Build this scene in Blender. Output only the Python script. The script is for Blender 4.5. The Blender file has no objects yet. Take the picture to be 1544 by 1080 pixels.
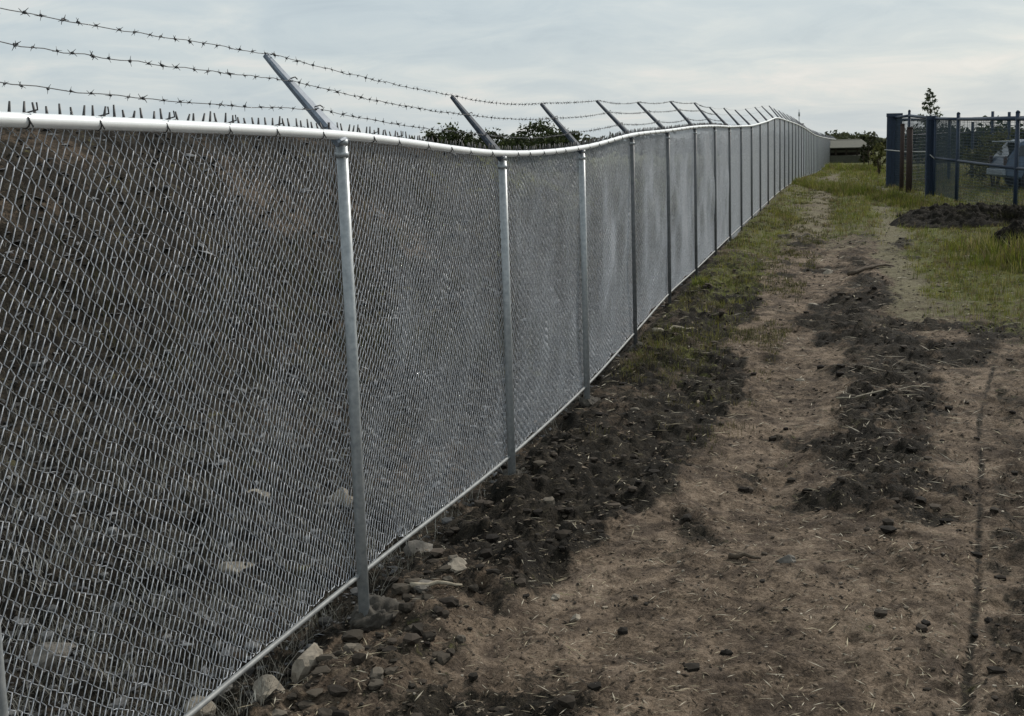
import bpy, math, random
import numpy as np
from mathutils import Vector, Matrix
random.seed(7); rng = np.random.default_rng(7)
S = bpy.context.scene; COL = S.collection
R_ = math.radians
# ------------------------------------------------------------------ camera, light, exposure
EYE = 2.27; PITCH = 0.12; ROLL = 0.02
cam_d = bpy.data.cameras.new('camera'); cam = bpy.data.objects.new('camera', cam_d); COL.objects.link(cam)
cam_d.sensor_width = 36; cam_d.lens = 36 * 1800 / 1544; cam_d.shift_y = -104 / 1544
cam_d.clip_start = 0.1; cam_d.clip_end = 9000
fw = Vector((0, math.cos(PITCH), -math.sin(PITCH))); r0 = Vector((1, 0, 0)); u0 = r0.cross(fw)
cr, sr = math.cos(ROLL), math.sin(ROLL)
rt = r0 * cr - u0 * sr; up = r0 * sr + u0 * cr
cam.matrix_world = Matrix(((rt.x, up.x, -fw.x, 0), (rt.y, up.y, -fw.y, 0), (rt.z, up.z, -fw.z, EYE), (0, 0, 0, 1)))
S.camera = cam
SUN_EL, SUN_AZ = R_(36), R_(46)          # azimuth clockwise from +Y (ahead) towards +X (right)
sd = Vector((math.sin(SUN_AZ) * math.cos(SUN_EL), math.cos(SUN_AZ) * math.cos(SUN_EL), math.sin(SUN_EL)))
sl = bpy.data.lights.new('sun', 'SUN'); sl.energy = 3.1; sl.angle = R_(8); sl.color = (1, .94, .86)
so = bpy.data.objects.new('sun', sl); COL.objects.link(so); so.rotation_euler = sd.to_track_quat('Z', 'Y').to_euler()
S.view_settings.view_transform = 'Standard'; S.view_settings.look = 'None'
S.view_settings.gamma = 1; S.view_settings.use_curve_mapping = False; S.view_settings.exposure = 0.0
S.render.engine = 'CYCLES'; S.render.resolution_x = 1024; S.render.resolution_y = 716

def sockets(n, **k):
    for a, b in k.items():
        n.inputs[a.replace('_', ' ')].default_value = b
w = bpy.data.worlds.new('World'); S.world = w; w.use_nodes = True
nt = w.node_tree; N_ = nt.nodes; LK = nt.links; N_.clear()
out = N_.new('ShaderNodeOutputWorld'); bg = N_.new('ShaderNodeBackground'); bg.inputs[1].default_value = 0.108
sky = N_.new('ShaderNodeTexSky'); sky.sky_type = 'NISHITA'; sky.sun_disc = False
sky.sun_elevation = SUN_EL; sky.sun_rotation = SUN_AZ; sky.air_density = 1.2; sky.dust_density = 2.0
tc = N_.new('ShaderNodeTexCoord')
sep = N_.new('ShaderNodeSeparateXYZ'); LK.new(tc.outputs['Generated'], sep.inputs[0])
def M2(op, a, b=None, c=None):
    n = N_.new('ShaderNodeMath'); n.operation = op
    for i, v in enumerate((a, b, c)):
        if v is None: continue
        if isinstance(v, (int, float)): n.inputs[i].default_value = v
        else: LK.new(v, n.inputs[i])
    return n.outputs[0]
zz = M2('ADD', M2('MAXIMUM', sep.outputs[2], 0), 0.17)
cx, cy = M2('DIVIDE', sep.outputs[0], zz), M2('DIVIDE', sep.outputs[1], zz)
cmb = N_.new('ShaderNodeCombineXYZ'); LK.new(cx, cmb.inputs[0]); LK.new(M2('MULTIPLY', cy, 1.1), cmb.inputs[1])
def wn(scale, det, rough, dist=0, off=(0, 0, 0)):
    mp = N_.new('ShaderNodeMapping'); mp.inputs['Location'].default_value = off; LK.new(cmb.outputs[0], mp.inputs[0])
    n = N_.new('ShaderNodeTexNoise'); sockets(n, Scale=scale, Detail=det, Roughness=rough, Distortion=dist)
    LK.new(mp.outputs[0], n.inputs['Vector']); return n.outputs['Fac']
def ramp(fac, stops, nodes=None, links=None):
    nodes = nodes or N_; links = links or LK
    r = nodes.new('ShaderNodeValToRGB'); e = r.color_ramp.elements
    while len(e) < len(stops): e.new(.5)
    for el, (p, c) in zip(e, stops):
        el.position = p; el.color = (*c, 1) if len(c) == 3 else c
    links.new(fac, r.inputs[0]); return r.outputs[0]
big = wn(.75, 3, .5, .5, (3.1, 1.2, 0)); fine = wn(2.4, 8, .62, .6, (8, 2, 0))
mixv = M2('ADD', M2('MULTIPLY', big, .52), M2('MULTIPLY', fine, .48))
cl = ramp(mixv, [(.34, (4.5, 5.25, 5.8)), (.43, (5.1, 5.85, 6.3)), (.50, (5.6, 6.25, 6.55)), (.56, (6.2, 6.7, 6.8)), (.62, (6.9, 7.05, 7.0)), (.72, (7.9, 7.8, 7.6))])
mx = N_.new('ShaderNodeMixRGB'); mx.inputs[0].default_value = .88
LK.new(sky.outputs[0], mx.inputs[1]); LK.new(cl, mx.inputs[2])
LK.new(mx.outputs[0], bg.inputs[0]); LK.new(bg.outputs[0], out.inputs[0])

# ------------------------------------------------------------------ materials
def mat(name):
    m = bpy.data.materials.new(name); m.use_nodes = True
    n = m.node_tree.nodes; l = m.node_tree.links
    return m, n, l, n['Principled BSDF']
def noise(n, l, scale, det=4, rough=.6, coord=None, dist=0):
    t = n.new('ShaderNodeTexNoise'); sockets(t, Scale=scale, Detail=det, Roughness=rough, Distortion=dist)
    if coord is None:
        c = n.new('ShaderNodeTexCoord'); coord = c.outputs['Object']
    l.new(coord, t.inputs['Vector']); return t.outputs['Fac']
def bump(n, l, fac, p, strength=.3, dist=.01):
    b = n.new('ShaderNodeBump'); sockets(b, Strength=strength, Distance=dist)
    l.new(fac, b.inputs['Height']); l.new(b.outputs[0], p.inputs['Normal'])
def simple(name, c1, c2, scale=20, rough=.6, metal=0, bmp=.2, bd=.004, det=4, spec=.5):
    m, n, l, p = mat(name); f = noise(n, l, scale, det)
    l.new(ramp(f, [(.3, c1), (.7, c2)], n, l), p.inputs['Base Color'])
    sockets(p, Roughness=rough, Metallic=metal); p.inputs['Specular IOR Level'].default_value = spec
    if bmp: bump(n, l, f, p, bmp, bd)
    return m
def vcol_mat(name, rough=.85, mul=1, trans=False, spec=.2):
    m, n, l, p = mat(name); a = n.new('ShaderNodeAttribute'); a.attribute_name = 'tint'
    f = noise(n, l, 9, 3); mm = n.new('ShaderNodeMixRGB'); mm.blend_type = 'MULTIPLY'; mm.inputs[0].default_value = .6
    l.new(a.outputs['Color'], mm.inputs[1]); l.new(ramp(f, [(.3, (.65, .65, .65)), (.7, (1.25, 1.25, 1.25))], n, l), mm.inputs[2])
    l.new(mm.outputs[0], p.inputs['Base Color']); p.inputs['Roughness'].default_value = rough
    p.inputs['Specular IOR Level'].default_value = spec
    if trans:
        t = n.new('ShaderNodeBsdfTranslucent'); l.new(mm.outputs[0], t.inputs[0])
        x = n.new('ShaderNodeMixShader'); x.inputs[0].default_value = .3
        l.new(p.outputs[0], x.inputs[1]); l.new(t.outputs[0], x.inputs[2]); l.new(x.outputs[0], n['Material Output'].inputs[0])
    return m
MT = {}
MT['galv'] = simple('galvanised_steel', (.26, .285, .295), (.42, .44, .445), 35, .42, .3, .12, .001)
MT['dullpost'] = simple('dark_zinc', (.07, .076, .08), (.15, .155, .157), 30, .6, .1, .12, .001)  # darker grey used for the posts further along
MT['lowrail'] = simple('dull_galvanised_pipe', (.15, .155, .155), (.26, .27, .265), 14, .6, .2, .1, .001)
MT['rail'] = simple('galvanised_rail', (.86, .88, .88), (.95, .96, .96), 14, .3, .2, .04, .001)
MT['wire'] = simple('galvanised_wire', (.40, .42, .455), (.80, .82, .85), 70, .6, .1, 0, spec=.3)
MT['arm'] = simple('silhouette_dark_zinc', (.035, .045, .06), (.085, .10, .12), 40, .7, .05, .15, .001, spec=.25)  # arms against the sky: backlit darkness painted into the zinc colour
MT['arm_near'] = simple('lit_side_blue_grey_zinc', (.13, .16, .20), (.24, .28, .33), 25, .55, .1, .15, .001)  # brighter copy of the arm zinc, its lit side painted in
MT['barb'] = simple('dull_barbed_wire', (.05, .055, .06), (.11, .11, .11), 60, .55, .5, 0)
MT['tie'] = simple('dark_tie_wire', (.04, .04, .04), (.09, .09, .09), 60, .6, .5, 0)
MT['rust'] = simple('rusty_steel', (.022, .014, .012), (.045, .026, .02), 25, .85, 0, .4, .002)
MT['blue'] = simple('dark_blue_paint', (.010, .020, .042), (.018, .036, .068), 12, .6, 0, .1, .001)
MT['bluenet'] = simple('teal_coated_wire', (.006, .018, .030), (.012, .03, .045), 12, .7, 0, 0)
MT['rope'] = simple('pale_rope', (.25, .25, .24), (.38, .38, .36), 40, .8)
MT['stone'] = simple('pale_stone', (.11, .092, .07), (.34, .295, .23), 14, .9, 0, .8, .012, 8)
MT['graystone'] = simple('grey_stone', (.07, .064, .054), (.19, .17, .145), 16, .9, 0, .8, .012, 8)
MT['footing'] = simple('soiled_concrete', (.022, .019, .015), (.085, .075, .06), 14, .95, 0, 1.0, .012, 8)
MT['bark'] = simple('bark', (.04, .03, .02), (.10, .075, .05), 25, .95, 0, .6, .01)
MT['carpaint'] = simple('pale_silver_blue_paint', (.05, .08, .13), (.075, .11, .165), 3, .3, .3, 0)
MT['glass'] = simple('dark_window_glass', (.02, .025, .03), (.03, .035, .04), 3, .08, 0, 0)
MT['tyre'] = simple('black_rubber', (.015, .015, .015), (.03, .03, .03), 20, .9)
MT['white'] = simple('white_plastic', (.22, .26, .30), (.30, .34, .38), 5, .4, 0, 0)
MT['red'] = simple('red_lens', (.035, .02, .02), (.05, .022, .02), 5, .3, 0, 0)
MT['tan'] = simple('tan_roof_sheet', (.035, .037, .024), (.06, .06, .038), 3, .8, 0, .1, .01)
MT['shedwall'] = simple('pale_block_wall', (.05, .052, .035), (.08, .08, .055), 3, .9, 0, .1, .01)
MT['darkwood'] = simple('dark_boards', (.02, .016, .01), (.045, .035, .022), 3, .9, 0, .1, .01)
MT['leaf'] = vcol_mat('foliage', .7, trans=True)
MT['grass'] = vcol_mat('grass_blades', .75, trans=True)
MT['litter'] = vcol_mat('ground_litter', .95)
def ground_mat():
    m, n, l, p = mat('bare_earth_and_grass')
    tcn = n.new('ShaderNodeTexCoord'); co = tcn.outputs['Object']
    a = n.new('ShaderNodeAttribute'); a.attribute_name = 'mask'
    s = n.new('ShaderNodeSeparateColor'); l.new(a.outputs['Color'], s.inputs[0])
    n1 = noise(n, l, 1.3, 6, .65, co, .3); n2 = noise(n, l, 9, 8, .72, co, .6); n3 = noise(n, l, 60, 6, .75, co, .4); n4 = noise(n, l, 28, 4, .6, co, 1.2)
    def mm(op, x, y):
        k = n.new('ShaderNodeMath'); k.operation = op; k.use_clamp = False
        for i, v in enumerate((x, y)):
            if isinstance(v, (int, float)): k.inputs[i].default_value = v
            else: l.new(v, k.inputs[i])
        return k.outputs[0]
    comb = mm('ADD', mm('MULTIPLY', n1, .25), mm('ADD', mm('MULTIPLY', n2, .4), mm('MULTIPLY', n3, .35)))
    dirt = ramp(comb, [(.38, (.028, .020, .014)), (.46, (.095, .070, .048)), (.52, (.19, .143, .102)), (.59, (.29, .225, .168)), (.68, (.38, .32, .26))], n, l)
    dark = ramp(comb, [(.40, (.005, .0045, .0035)), (.49, (.013, .011, .008)), (.56, (.038, .031, .022)), (.66, (.10, .082, .06))], n, l)
    green = ramp(comb, [(.36, (.022, .026, .008)), (.47, (.060, .066, .018)), (.56, (.11, .115, .032)), (.66, (.18, .17, .065))], n, l)
    tan = ramp(comb, [(.36, (.06, .052, .03)), (.5, (.13, .115, .07)), (.65, (.22, .195, .13))], n, l)
    def mixc(f, x, y):
        k = n.new('ShaderNodeMixRGB'); l.new(f, k.inputs[0]); l.new(x, k.inputs[1]); l.new(y, k.inputs[2]); return k.outputs[0]
    def sharp(ch, lo, hi):
        v = mm('ADD', ch, mm('ADD', mm('MULTIPLY', mm('SUBTRACT', n2, .5), 2.0), mm('MULTIPLY', mm('SUBTRACT', n1, .5), 1.2)))
        r = n.new('ShaderNodeMapRange'); sockets(r, From_Min=lo, From_Max=hi); l.new(v, r.inputs[0]); return r.outputs[0]
    n5 = noise(n, l, 3.2, 8, .68, co, .8)
    brown = ramp(comb, [(.38, (.014, .010, .007)), (.48, (.045, .033, .024)), (.56, (.085, .064, .048)), (.66, (.16, .13, .10))], n, l)
    mr = n.new('ShaderNodeMapRange'); sockets(mr, From_Min=.44, From_Max=.60, To_Max=.85); l.new(n5, mr.inputs[0])
    dirt = mixc(mr.outputs[0], dirt, brown)
    dark = mixc(mr.outputs[0], brown, dark) if False else dark
    c = mixc(sharp(s.outputs[2], .3, .7), dirt, tan)
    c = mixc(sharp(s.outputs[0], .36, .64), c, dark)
    c = mixc(sharp(s.outputs[1], .3, .7), c, green)
    l.new(c, p.inputs['Base Color']); p.inputs['Roughness'].default_value = .95; p.inputs['Specular IOR Level'].default_value = .15
    hb = mm('ADD', mm('MULTIPLY', n2, .5), mm('ADD', mm('MULTIPLY', n3, .22), mm('MULTIPLY', n4, .3)))
    bump(n, l, hb, p, 1.0, .05)
    return m
MT['ground'] = ground_mat()

# ------------------------------------------------------------------ mesh helpers
def link(o, parent=None):
    COL.objects.link(o)
    if parent is not None: o.parent = parent
    return o
def tag(o, label=None, cat=None, group=None, kind=None):
    if label: o['label'] = label
    if cat: o['category'] = cat
    if group: o['group'] = group
    if kind: o['kind'] = kind
    return o
def npmesh(name, V, Fc, m, parent=None, smooth=True, tint=None, mask=None):
    """V (n,3) array, Fc (k,3|4) array"""
    V = np.ascontiguousarray(V, dtype=np.float32); Fc = np.ascontiguousarray(Fc, dtype=np.int32)
    me = bpy.data.meshes.new(name); k = Fc.shape[1]
    me.vertices.add(len(V)); me.vertices.foreach_set('co', V.ravel())
    me.loops.add(Fc.size); me.loops.foreach_set('vertex_index', Fc.ravel())
    me.polygons.add(len(Fc)); me.polygons.foreach_set('loop_start', np.arange(0, Fc.size, k, dtype=np.int32))
    me.polygons.foreach_set('use_smooth', np.full(len(Fc), smooth))
    me.update(calc_edges=True)
    for nm, arr in (('tint', tint), ('mask', mask)):
        if arr is not None:
            at = me.color_attributes.new(nm, 'FLOAT_COLOR', 'POINT')
            c = np.ones((len(V), 4), dtype=np.float32); c[:, :3] = arr; at.data.foreach_set('color', c.ravel())
    if m: me.materials.append(m)
    return link(bpy.data.objects.new(name, me), parent)
class MB:
    def __init__(s): s.v = []; s.f = []
    def add(s, vs, fs):
        b = len(s.v); s.v += [tuple(v) for v in vs]; s.f += [tuple(b + i for i in f) for f in fs]; return s
    def box(s, c, d, rz=0, taper=1):
        x, y, z = d[0] / 2, d[1] / 2, d[2] / 2; ca, sa = math.cos(rz), math.sin(rz); vs = []
        for k in (-1, 1):
            tt = taper if k > 0 else 1
            for a, b in ((-1, -1), (1, -1), (1, 1), (-1, 1)):
                px, py = a * x * tt, b * y * tt
                vs.append((c[0] + px * ca - py * sa, c[1] + px * sa + py * ca, c[2] + k * z))
        return s.add(vs, [(3, 2, 1, 0), (4, 5, 6, 7), (0, 1, 5, 4), (1, 2, 6, 5), (2, 3, 7, 6), (3, 0, 4, 7)])
    def tube(s, pts, r, k=8, cap=True, closed=False):
        P = [Vector(p) for p in pts]; n = len(P); vs = []; fs = []; prev = None
        rr = r if isinstance(r, (list, tuple)) else [r] * n
        for i, p in enumerate(P):
            t = (P[min(i + 1, n - 1)] - P[max(i - 1, 0)]).normalized()
            a = prev if prev else (Vector((0, 0, 1)) if abs(t.z) < .9 else Vector((1, 0, 0)))
            a = (a - t * a.dot(t)).normalized(); b = t.cross(a); prev = a
            for j in range(k):
                q = 2 * math.pi * j / k; vs.append(p + (a * math.cos(q) + b * math.sin(q)) * rr[i])
        for i in range(n - 1):
            for j in range(k):
                fs.append((i * k + j, i * k + (j + 1) % k, (i + 1) * k + (j + 1) % k, (i + 1) * k + j))
        if cap: fs += [tuple(range(k - 1, -1, -1)), tuple((n - 1) * k + j for j in range(k))]
        return s.add(vs, fs)
    def build(s, name, m, parent=None, smooth=True, bevel=0):
        me = bpy.data.meshes.new(name); me.from_pydata(s.v, [], s.f)
        me.polygons.foreach_set('use_smooth', [smooth] * len(me.polygons)); me.materials.append(m)
        o = link(bpy.data.objects.new(name, me), parent)
        if bevel:
            bv = o.modifiers.new('bevel', 'BEVEL'); bv.width = bevel; bv.segments = 2; bv.limit_method = 'ANGLE'
        return o
def empty(name, loc=(0, 0, 0), rz=0):
    o = bpy.data.objects.new(name, None); o.location = loc; o.rotation_euler = (0, 0, rz); o.empty_display_size = .2
    return link(o)
# ---- value noise
def _h(ix, iy, s):
    h = (ix * 374761393 + iy * 668265263 + s * 1442695041) & 0xffffffff
    h = ((h ^ (h >> 13)) * 1274126177) & 0xffffffff
    return ((h ^ (h >> 16)) & 0xffff) / 65535.0
def vnoise(x, y, s=0):
    x = np.asarray(x, float); y = np.asarray(y, float)
    ix = np.floor(x).astype(np.int64); iy = np.floor(y).astype(np.int64); fx = x - ix; fy = y - iy
    fx = fx * fx * (3 - 2 * fx); fy = fy * fy * (3 - 2 * fy)
    return (_h(ix, iy, s) * (1 - fx) + _h(ix + 1, iy, s) * fx) * (1 - fy) + (_h(ix, iy + 1, s) * (1 - fx) + _h(ix + 1, iy + 1, s) * fx) * fy
def fbm(x, y, o=4, s=0, g=.5):
    t = 0; a = 1; n = 0
    for i in range(o):
        t = t + a * vnoise(x, y, s + i * 17); n += a; a *= g; x = x * 2.03 + 5.1; y = y * 2.03 + 1.7
    return t / n
def sstep(a, b, x): x = np.clip((x - a) / (b - a), 0, 1); return x * x * (3 - 2 * x)
# ------------------------------------------------------------------ layout: fence runs along D, N points right of it
Dx, Dy = 0.2768963, 0.96089981; LAT = 2.28
def tw(x, y): return x * Dx + y * Dy, x * Dy - y * Dx + LAT
def xy(t, wv): return Dx * t + Dy * (wv - LAT), Dy * t - Dx * (wv - LAT)
PT = np.array([-30, 2.7, 5.2, 7.8, 10.3, 12.9, 15.4, 18, 23.3, 34, 40, 55, 74, 110, 144, 400, 4000.])
PZ = np.array([-.05, -.05, -.09, -.08, -.08, .03, .10, .19, .33, .5, .6, .55, .2, .0, -.1, -.1, -.1])
BX = np.array([[-14., 4.], [-9.5, 11], [-6.9, 16], [-3.6, 24], [-1.1, 28], [2.2, 36]]); BZ = np.array([2.1, 2.62, 2.62, 2.28, 1.8, .0])
def bank(x, y):
    best = np.full(np.shape(x), 1e9); hz = np.zeros(np.shape(x))
    for i in range(len(BX) - 1):
        a, b = BX[i], BX[i + 1]; d = b - a; q = np.clip(((x - a[0]) * d[0] + (y - a[1]) * d[1]) / (d @ d), 0, 1)
        ds = np.hypot(x - a[0] - q * d[0], y - a[1] - q * d[1]); hh = BZ[i] + (BZ[i + 1] - BZ[i]) * q
        k = ds < best; best = np.where(k, ds, best); hz = np.where(k, hh, hz)
    return hz * np.exp(-(best / 2.6) ** 2)
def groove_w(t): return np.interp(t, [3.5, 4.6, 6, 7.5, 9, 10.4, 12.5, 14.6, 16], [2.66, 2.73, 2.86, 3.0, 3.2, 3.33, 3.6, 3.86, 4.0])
def masks(x, y):
    t, wv = tw(x, y)
    j = (fbm(x * 1.3, y * 1.3, 3, 5) - .5) * .7; j2 = (fbm(x * .5, y * .5, 3, 9) - .5)
    ww = wv + j
    edge = np.interp(t, [3, 5, 5.8, 6.8, 8.5, 11, 15, 22, 40], [.42, .45, .72, .93, 1.12, 1.22, 1.05, .7, .2])
    d1 = 1 - sstep(edge - .12, edge + .12, ww); d1 *= .42 + .58 * sstep(5.2, 6.6, t); d1 *= 1 - .55 * sstep(16, 26, t)
    c0 = np.interp(t, [3, 8, 9.5, 14, 19, 30], [2.3, 2.2, 2.03, 2.0, 2.1, 2.2]); c1 = np.interp(t, [3, 8, 9.5, 14, 19, 30], [2.9, 2.9, 3.05, 3.1, 2.6, 2.5])
    d2 = sstep(c0 - .15, c0 + .12, ww) * (1 - sstep(c1 - .2, c1 + .2, ww)) * np.interp(t, [3, 6.5, 8.6, 9.6, 14.5, 18, 24, 34], [.1, .25, .5, 1, 1, .75, .45, 0])
    d3 = .75 * sstep(.50, .68, fbm(x * .9 + 3, y * .9, 4, 21)) * (t < 25)
    pn = sstep(.36, .58, fbm(x * 2.6 + 11, y * 2.6, 4, 61, .6))
    dark = np.maximum(np.maximum(d1 * (.56 + .44 * np.maximum(pn, sstep(5.6, 6.6, t) * (1 - sstep(8.5, 10, t)))), d2 * (.5 + .5 * pn)), d3)
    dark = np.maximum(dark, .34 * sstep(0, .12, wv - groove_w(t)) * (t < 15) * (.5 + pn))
    dark = np.where(wv < -.05, np.clip(.82 + j2 * 1.1 + .12 * sstep(1.5, 2.4, bank(x, y)), 0, 1), dark)  # behind the fence shade is painted in as dark ground
    g_r = sstep(13.5, 17.5, t + 1.5 * j + (wv - 3.4) * 1.2) * sstep(3.1, 3.9, ww + .25)
    g_c = sstep(20, 30, t) * sstep(1.5, 1.9, ww) * (1 - sstep(2.6, 3.2, ww)) * .9
    g_l = sstep(9.5, 13, t) * (1 - sstep(.7, 1.3, ww)) * (.42 + .3 * sstep(15, 24, t)) * (wv > 0)
    g_f = sstep(36, 52, t + 8 * j2) * (1 - .85 * sstep(.5, .8, ww) * (1 - sstep(1.4, 1.8, ww)) * (1 - sstep(60, 80, t)))
    green = np.maximum(np.maximum(g_r, g_c), np.maximum(g_l, g_f)) * np.clip(.85 + j2, 0, 1)
    green = np.where(wv < -.05, np.clip(sstep(14, 45, t) * .8 + j2 * .5 - .05, 0, 1), green)
    tan = np.clip(sstep(12.5, 17, t) * sstep(2.5, 2.9, ww) * .85 + sstep(18, 26, t) * .6, 0, 1)
    dark = np.where(green > .5, dark * .5, dark) * (1 - sstep(50, 90, t) * .7)
    return dark, green, tan
def gz(x, y, detail=True):
    x = np.asarray(x, float); y = np.asarray(y, float); t, wv = tw(x, y)
    z = np.interp(t, PT, PZ); z = (z + np.interp(t - 1.2, PT, PZ) + np.interp(t + 1.2, PT, PZ)) / 3
    far = sstep(90, 300, np.abs(wv)); z = z * (1 - far) - .1 * far
    z = z + bank(x, y) + (fbm(x * .25, y * .25, 3, 3) - .5) * .22 * sstep(3, 12, np.abs(wv - 2))
    if detail:
        dk, gr, _ = masks(x, y); near = 1 - sstep(35, 70, t)
        z = z + (fbm(x * 1.1, y * 1.1, 3, 31) - .5) * .09
        z = z + near * (fbm(x * 5, y * 5, 3, 33) - .5) * (.04 + .17 * dk)
        z = z + near * (fbm(x * 16, y * 16, 3, 35) - .5) * (.028 + .075 * dk)
        z = z + near * (fbm(x * 45, y * 45, 2, 36) - .5) * (.012 + .018 * dk)
        z = z + .09 * np.exp(-((wv - .28) / .28) ** 2) * (.4 + fbm(x * 2.2, y * 2.2, 2, 44)) * near   # spoil ridge along the fence
        z = z - .06 * np.exp(-((wv - 1.75) / .35) ** 2) * sstep(6, 9, t) * near + .04 * np.exp(-((wv - 2.5) / .35) ** 2) * sstep(7.5, 9.5, t) * near
        gw = groove_w(t); amp = (1 - sstep(14.5, 16, t)) * (.55 + .6 * (1 - sstep(7, 7.6, t)))
        z = z - .018 * np.exp(-((wv - gw - .03 * np.sin(t * 1.1)) / (.025 + .015 * (t < 7.3))) ** 2) * amp
    return z
def gz1(x, y, d=True): return float(gz(np.array([x]), np.array([y]), d)[0])
# pixel helper used only to read positions off the photograph: ground or depth point for a photo pixel
def ray(px, py):
    d = fw + rt * ((px - 772) / 1800) - up * ((py - 436) / 1800); return d / d.y
def at(px, py, depth): return Vector((0, 0, EYE)) + ray(px, py) * depth
def hit(px, py):
    d = ray(px, py); k = 3.0
    while k < 400:
        p = Vector((0, 0, EYE)) + d * k
        if p.z < gz1(p.x, p.y, False): return p
        k *= 1.004
    return p
# ------------------------------------------------------------------ ground sheet
def build_ground():
    ys = [2.4]
    while ys[-1] < 5000: ys.append(ys[-1] * (1.0042 if ys[-1] < 22 else 1.0085 if ys[-1] < 90 else 1.03))
    ys = np.array([-60, -20, -5, 1.0] + ys)
    ta = np.concatenate([-np.geomspace(6, .66, 34), np.linspace(-.64, .64, 470), np.geomspace(.66, 6, 34)])
    ye = np.where(ys < 2.4, np.interp(ys, [-60, -20, -5, 1, 2.4], [60, 22, 8, 3, 2.4]), ys)
    X = ye[:, None] * ta[None, :]; Y = np.repeat(ys[:, None], len(ta), 1)
    Z = gz(X.ravel(), Y.ravel()); dk, gr, tn = masks(X.ravel(), Y.ravel())
    t, wv = tw(X.ravel(), Y.ravel())
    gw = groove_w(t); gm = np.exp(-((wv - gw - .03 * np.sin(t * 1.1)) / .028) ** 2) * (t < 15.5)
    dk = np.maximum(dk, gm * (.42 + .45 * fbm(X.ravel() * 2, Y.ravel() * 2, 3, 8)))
    V = np.stack([X.ravel(), Y.ravel(), Z], 1); nx = len(ta); ny = len(ys)
    i = np.arange(ny - 1)[:, None] * nx + np.arange(nx - 1)[None, :]; i = i.ravel()
    Fc = np.stack([i, i + 1, i + nx + 1, i + nx], 1)
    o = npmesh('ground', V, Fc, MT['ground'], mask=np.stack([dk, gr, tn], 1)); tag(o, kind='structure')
build_ground()

# ------------------------------------------------------------------ chain link fence
TT = np.array([-2.2, .2, 2.60, 5.12, 7.74, 10.18, 12.63, 15.16, 17.84, 20.45, 22.9, 25.3, 27.9, 30.5, 33.3, 36.0])
posts = list(TT); 
while posts[-1] < 150: posts.append(posts[-1] + 2.6)
RT = np.array([-3, .3, 2.72, 5.12, 7.74, 10.18, 12.63, 15.16, 17.84, 20.45, 22.9, 25.3, 27.9, 30.5, 33.3, 36.5, 40, 54.5, 73.9, 100, 143.8, 170])
RZ = np.array([2.41, 2.39, 2.37, 2.33, 2.215, 2.235, 2.35, 2.41, 2.48, 2.52, 2.53, 2.56, 2.60, 2.68, 2.78, 2.91, 2.93, 2.83, 2.50, 2.34, 2.21, 2.2])
def cat(t, X, Y):
    t = np.asarray(t, float); m = np.zeros(len(X)); m[1:-1] = (Y[2:] - Y[:-2]) / (X[2:] - X[:-2])
    i = np.clip(np.searchsorted(X, t) - 1, 0, len(X) - 2); h = X[i + 1] - X[i]; q = (t - X[i]) / h
    return (2*q**3-3*q**2+1)*Y[i] + (q**3-2*q**2+q)*h*m[i] + (-2*q**3+3*q**2)*Y[i+1] + (q**3-q**2)*h*m[i+1]
def railz(t): return cat(t, RT, RZ)
BT = np.array([-3., 2.7, 3.58, 5.25, 7.71, 10.33, 12.82, 15.28, 18, 23, 34, 40, 54, 74, 110, 170])
BB = np.array([.26, .26, .25, .21, .12, .12, .22, .33, .36, .45, .60, .66, .60, .28, .08, .0])
def botz(t): return cat(t, BT, BB)
fence = empty('chain_link_fence', (*xy(2.72, 0), 0.0))
tag(fence, 'long galvanised chain link fence with barbed wire arms running beside the dirt track', 'fence')
FO = Vector(fence.location)
def fp(t, wv, z): x, y = xy(t, wv); return Vector((x - FO.x, y - FO.y, z - FO.z))
def tubeline(ts, wv, zf, r, k, name, m, parent):
    mb = MB(); mb.tube([fp(t, wv, float(zf(t))) for t in ts], r, k); return mb.build(name, m, parent)
ts = np.concatenate([np.arange(-2.1, 40, .2), np.arange(40, 152, 1.3)])
tubeline(ts, 0, railz, .022, 14, 'top_rail', MT['rail'], fence)
tubeline(ts, -.005, botz, .0115, 10, 'bottom_rail', MT['lowrail'], fence)
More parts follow.
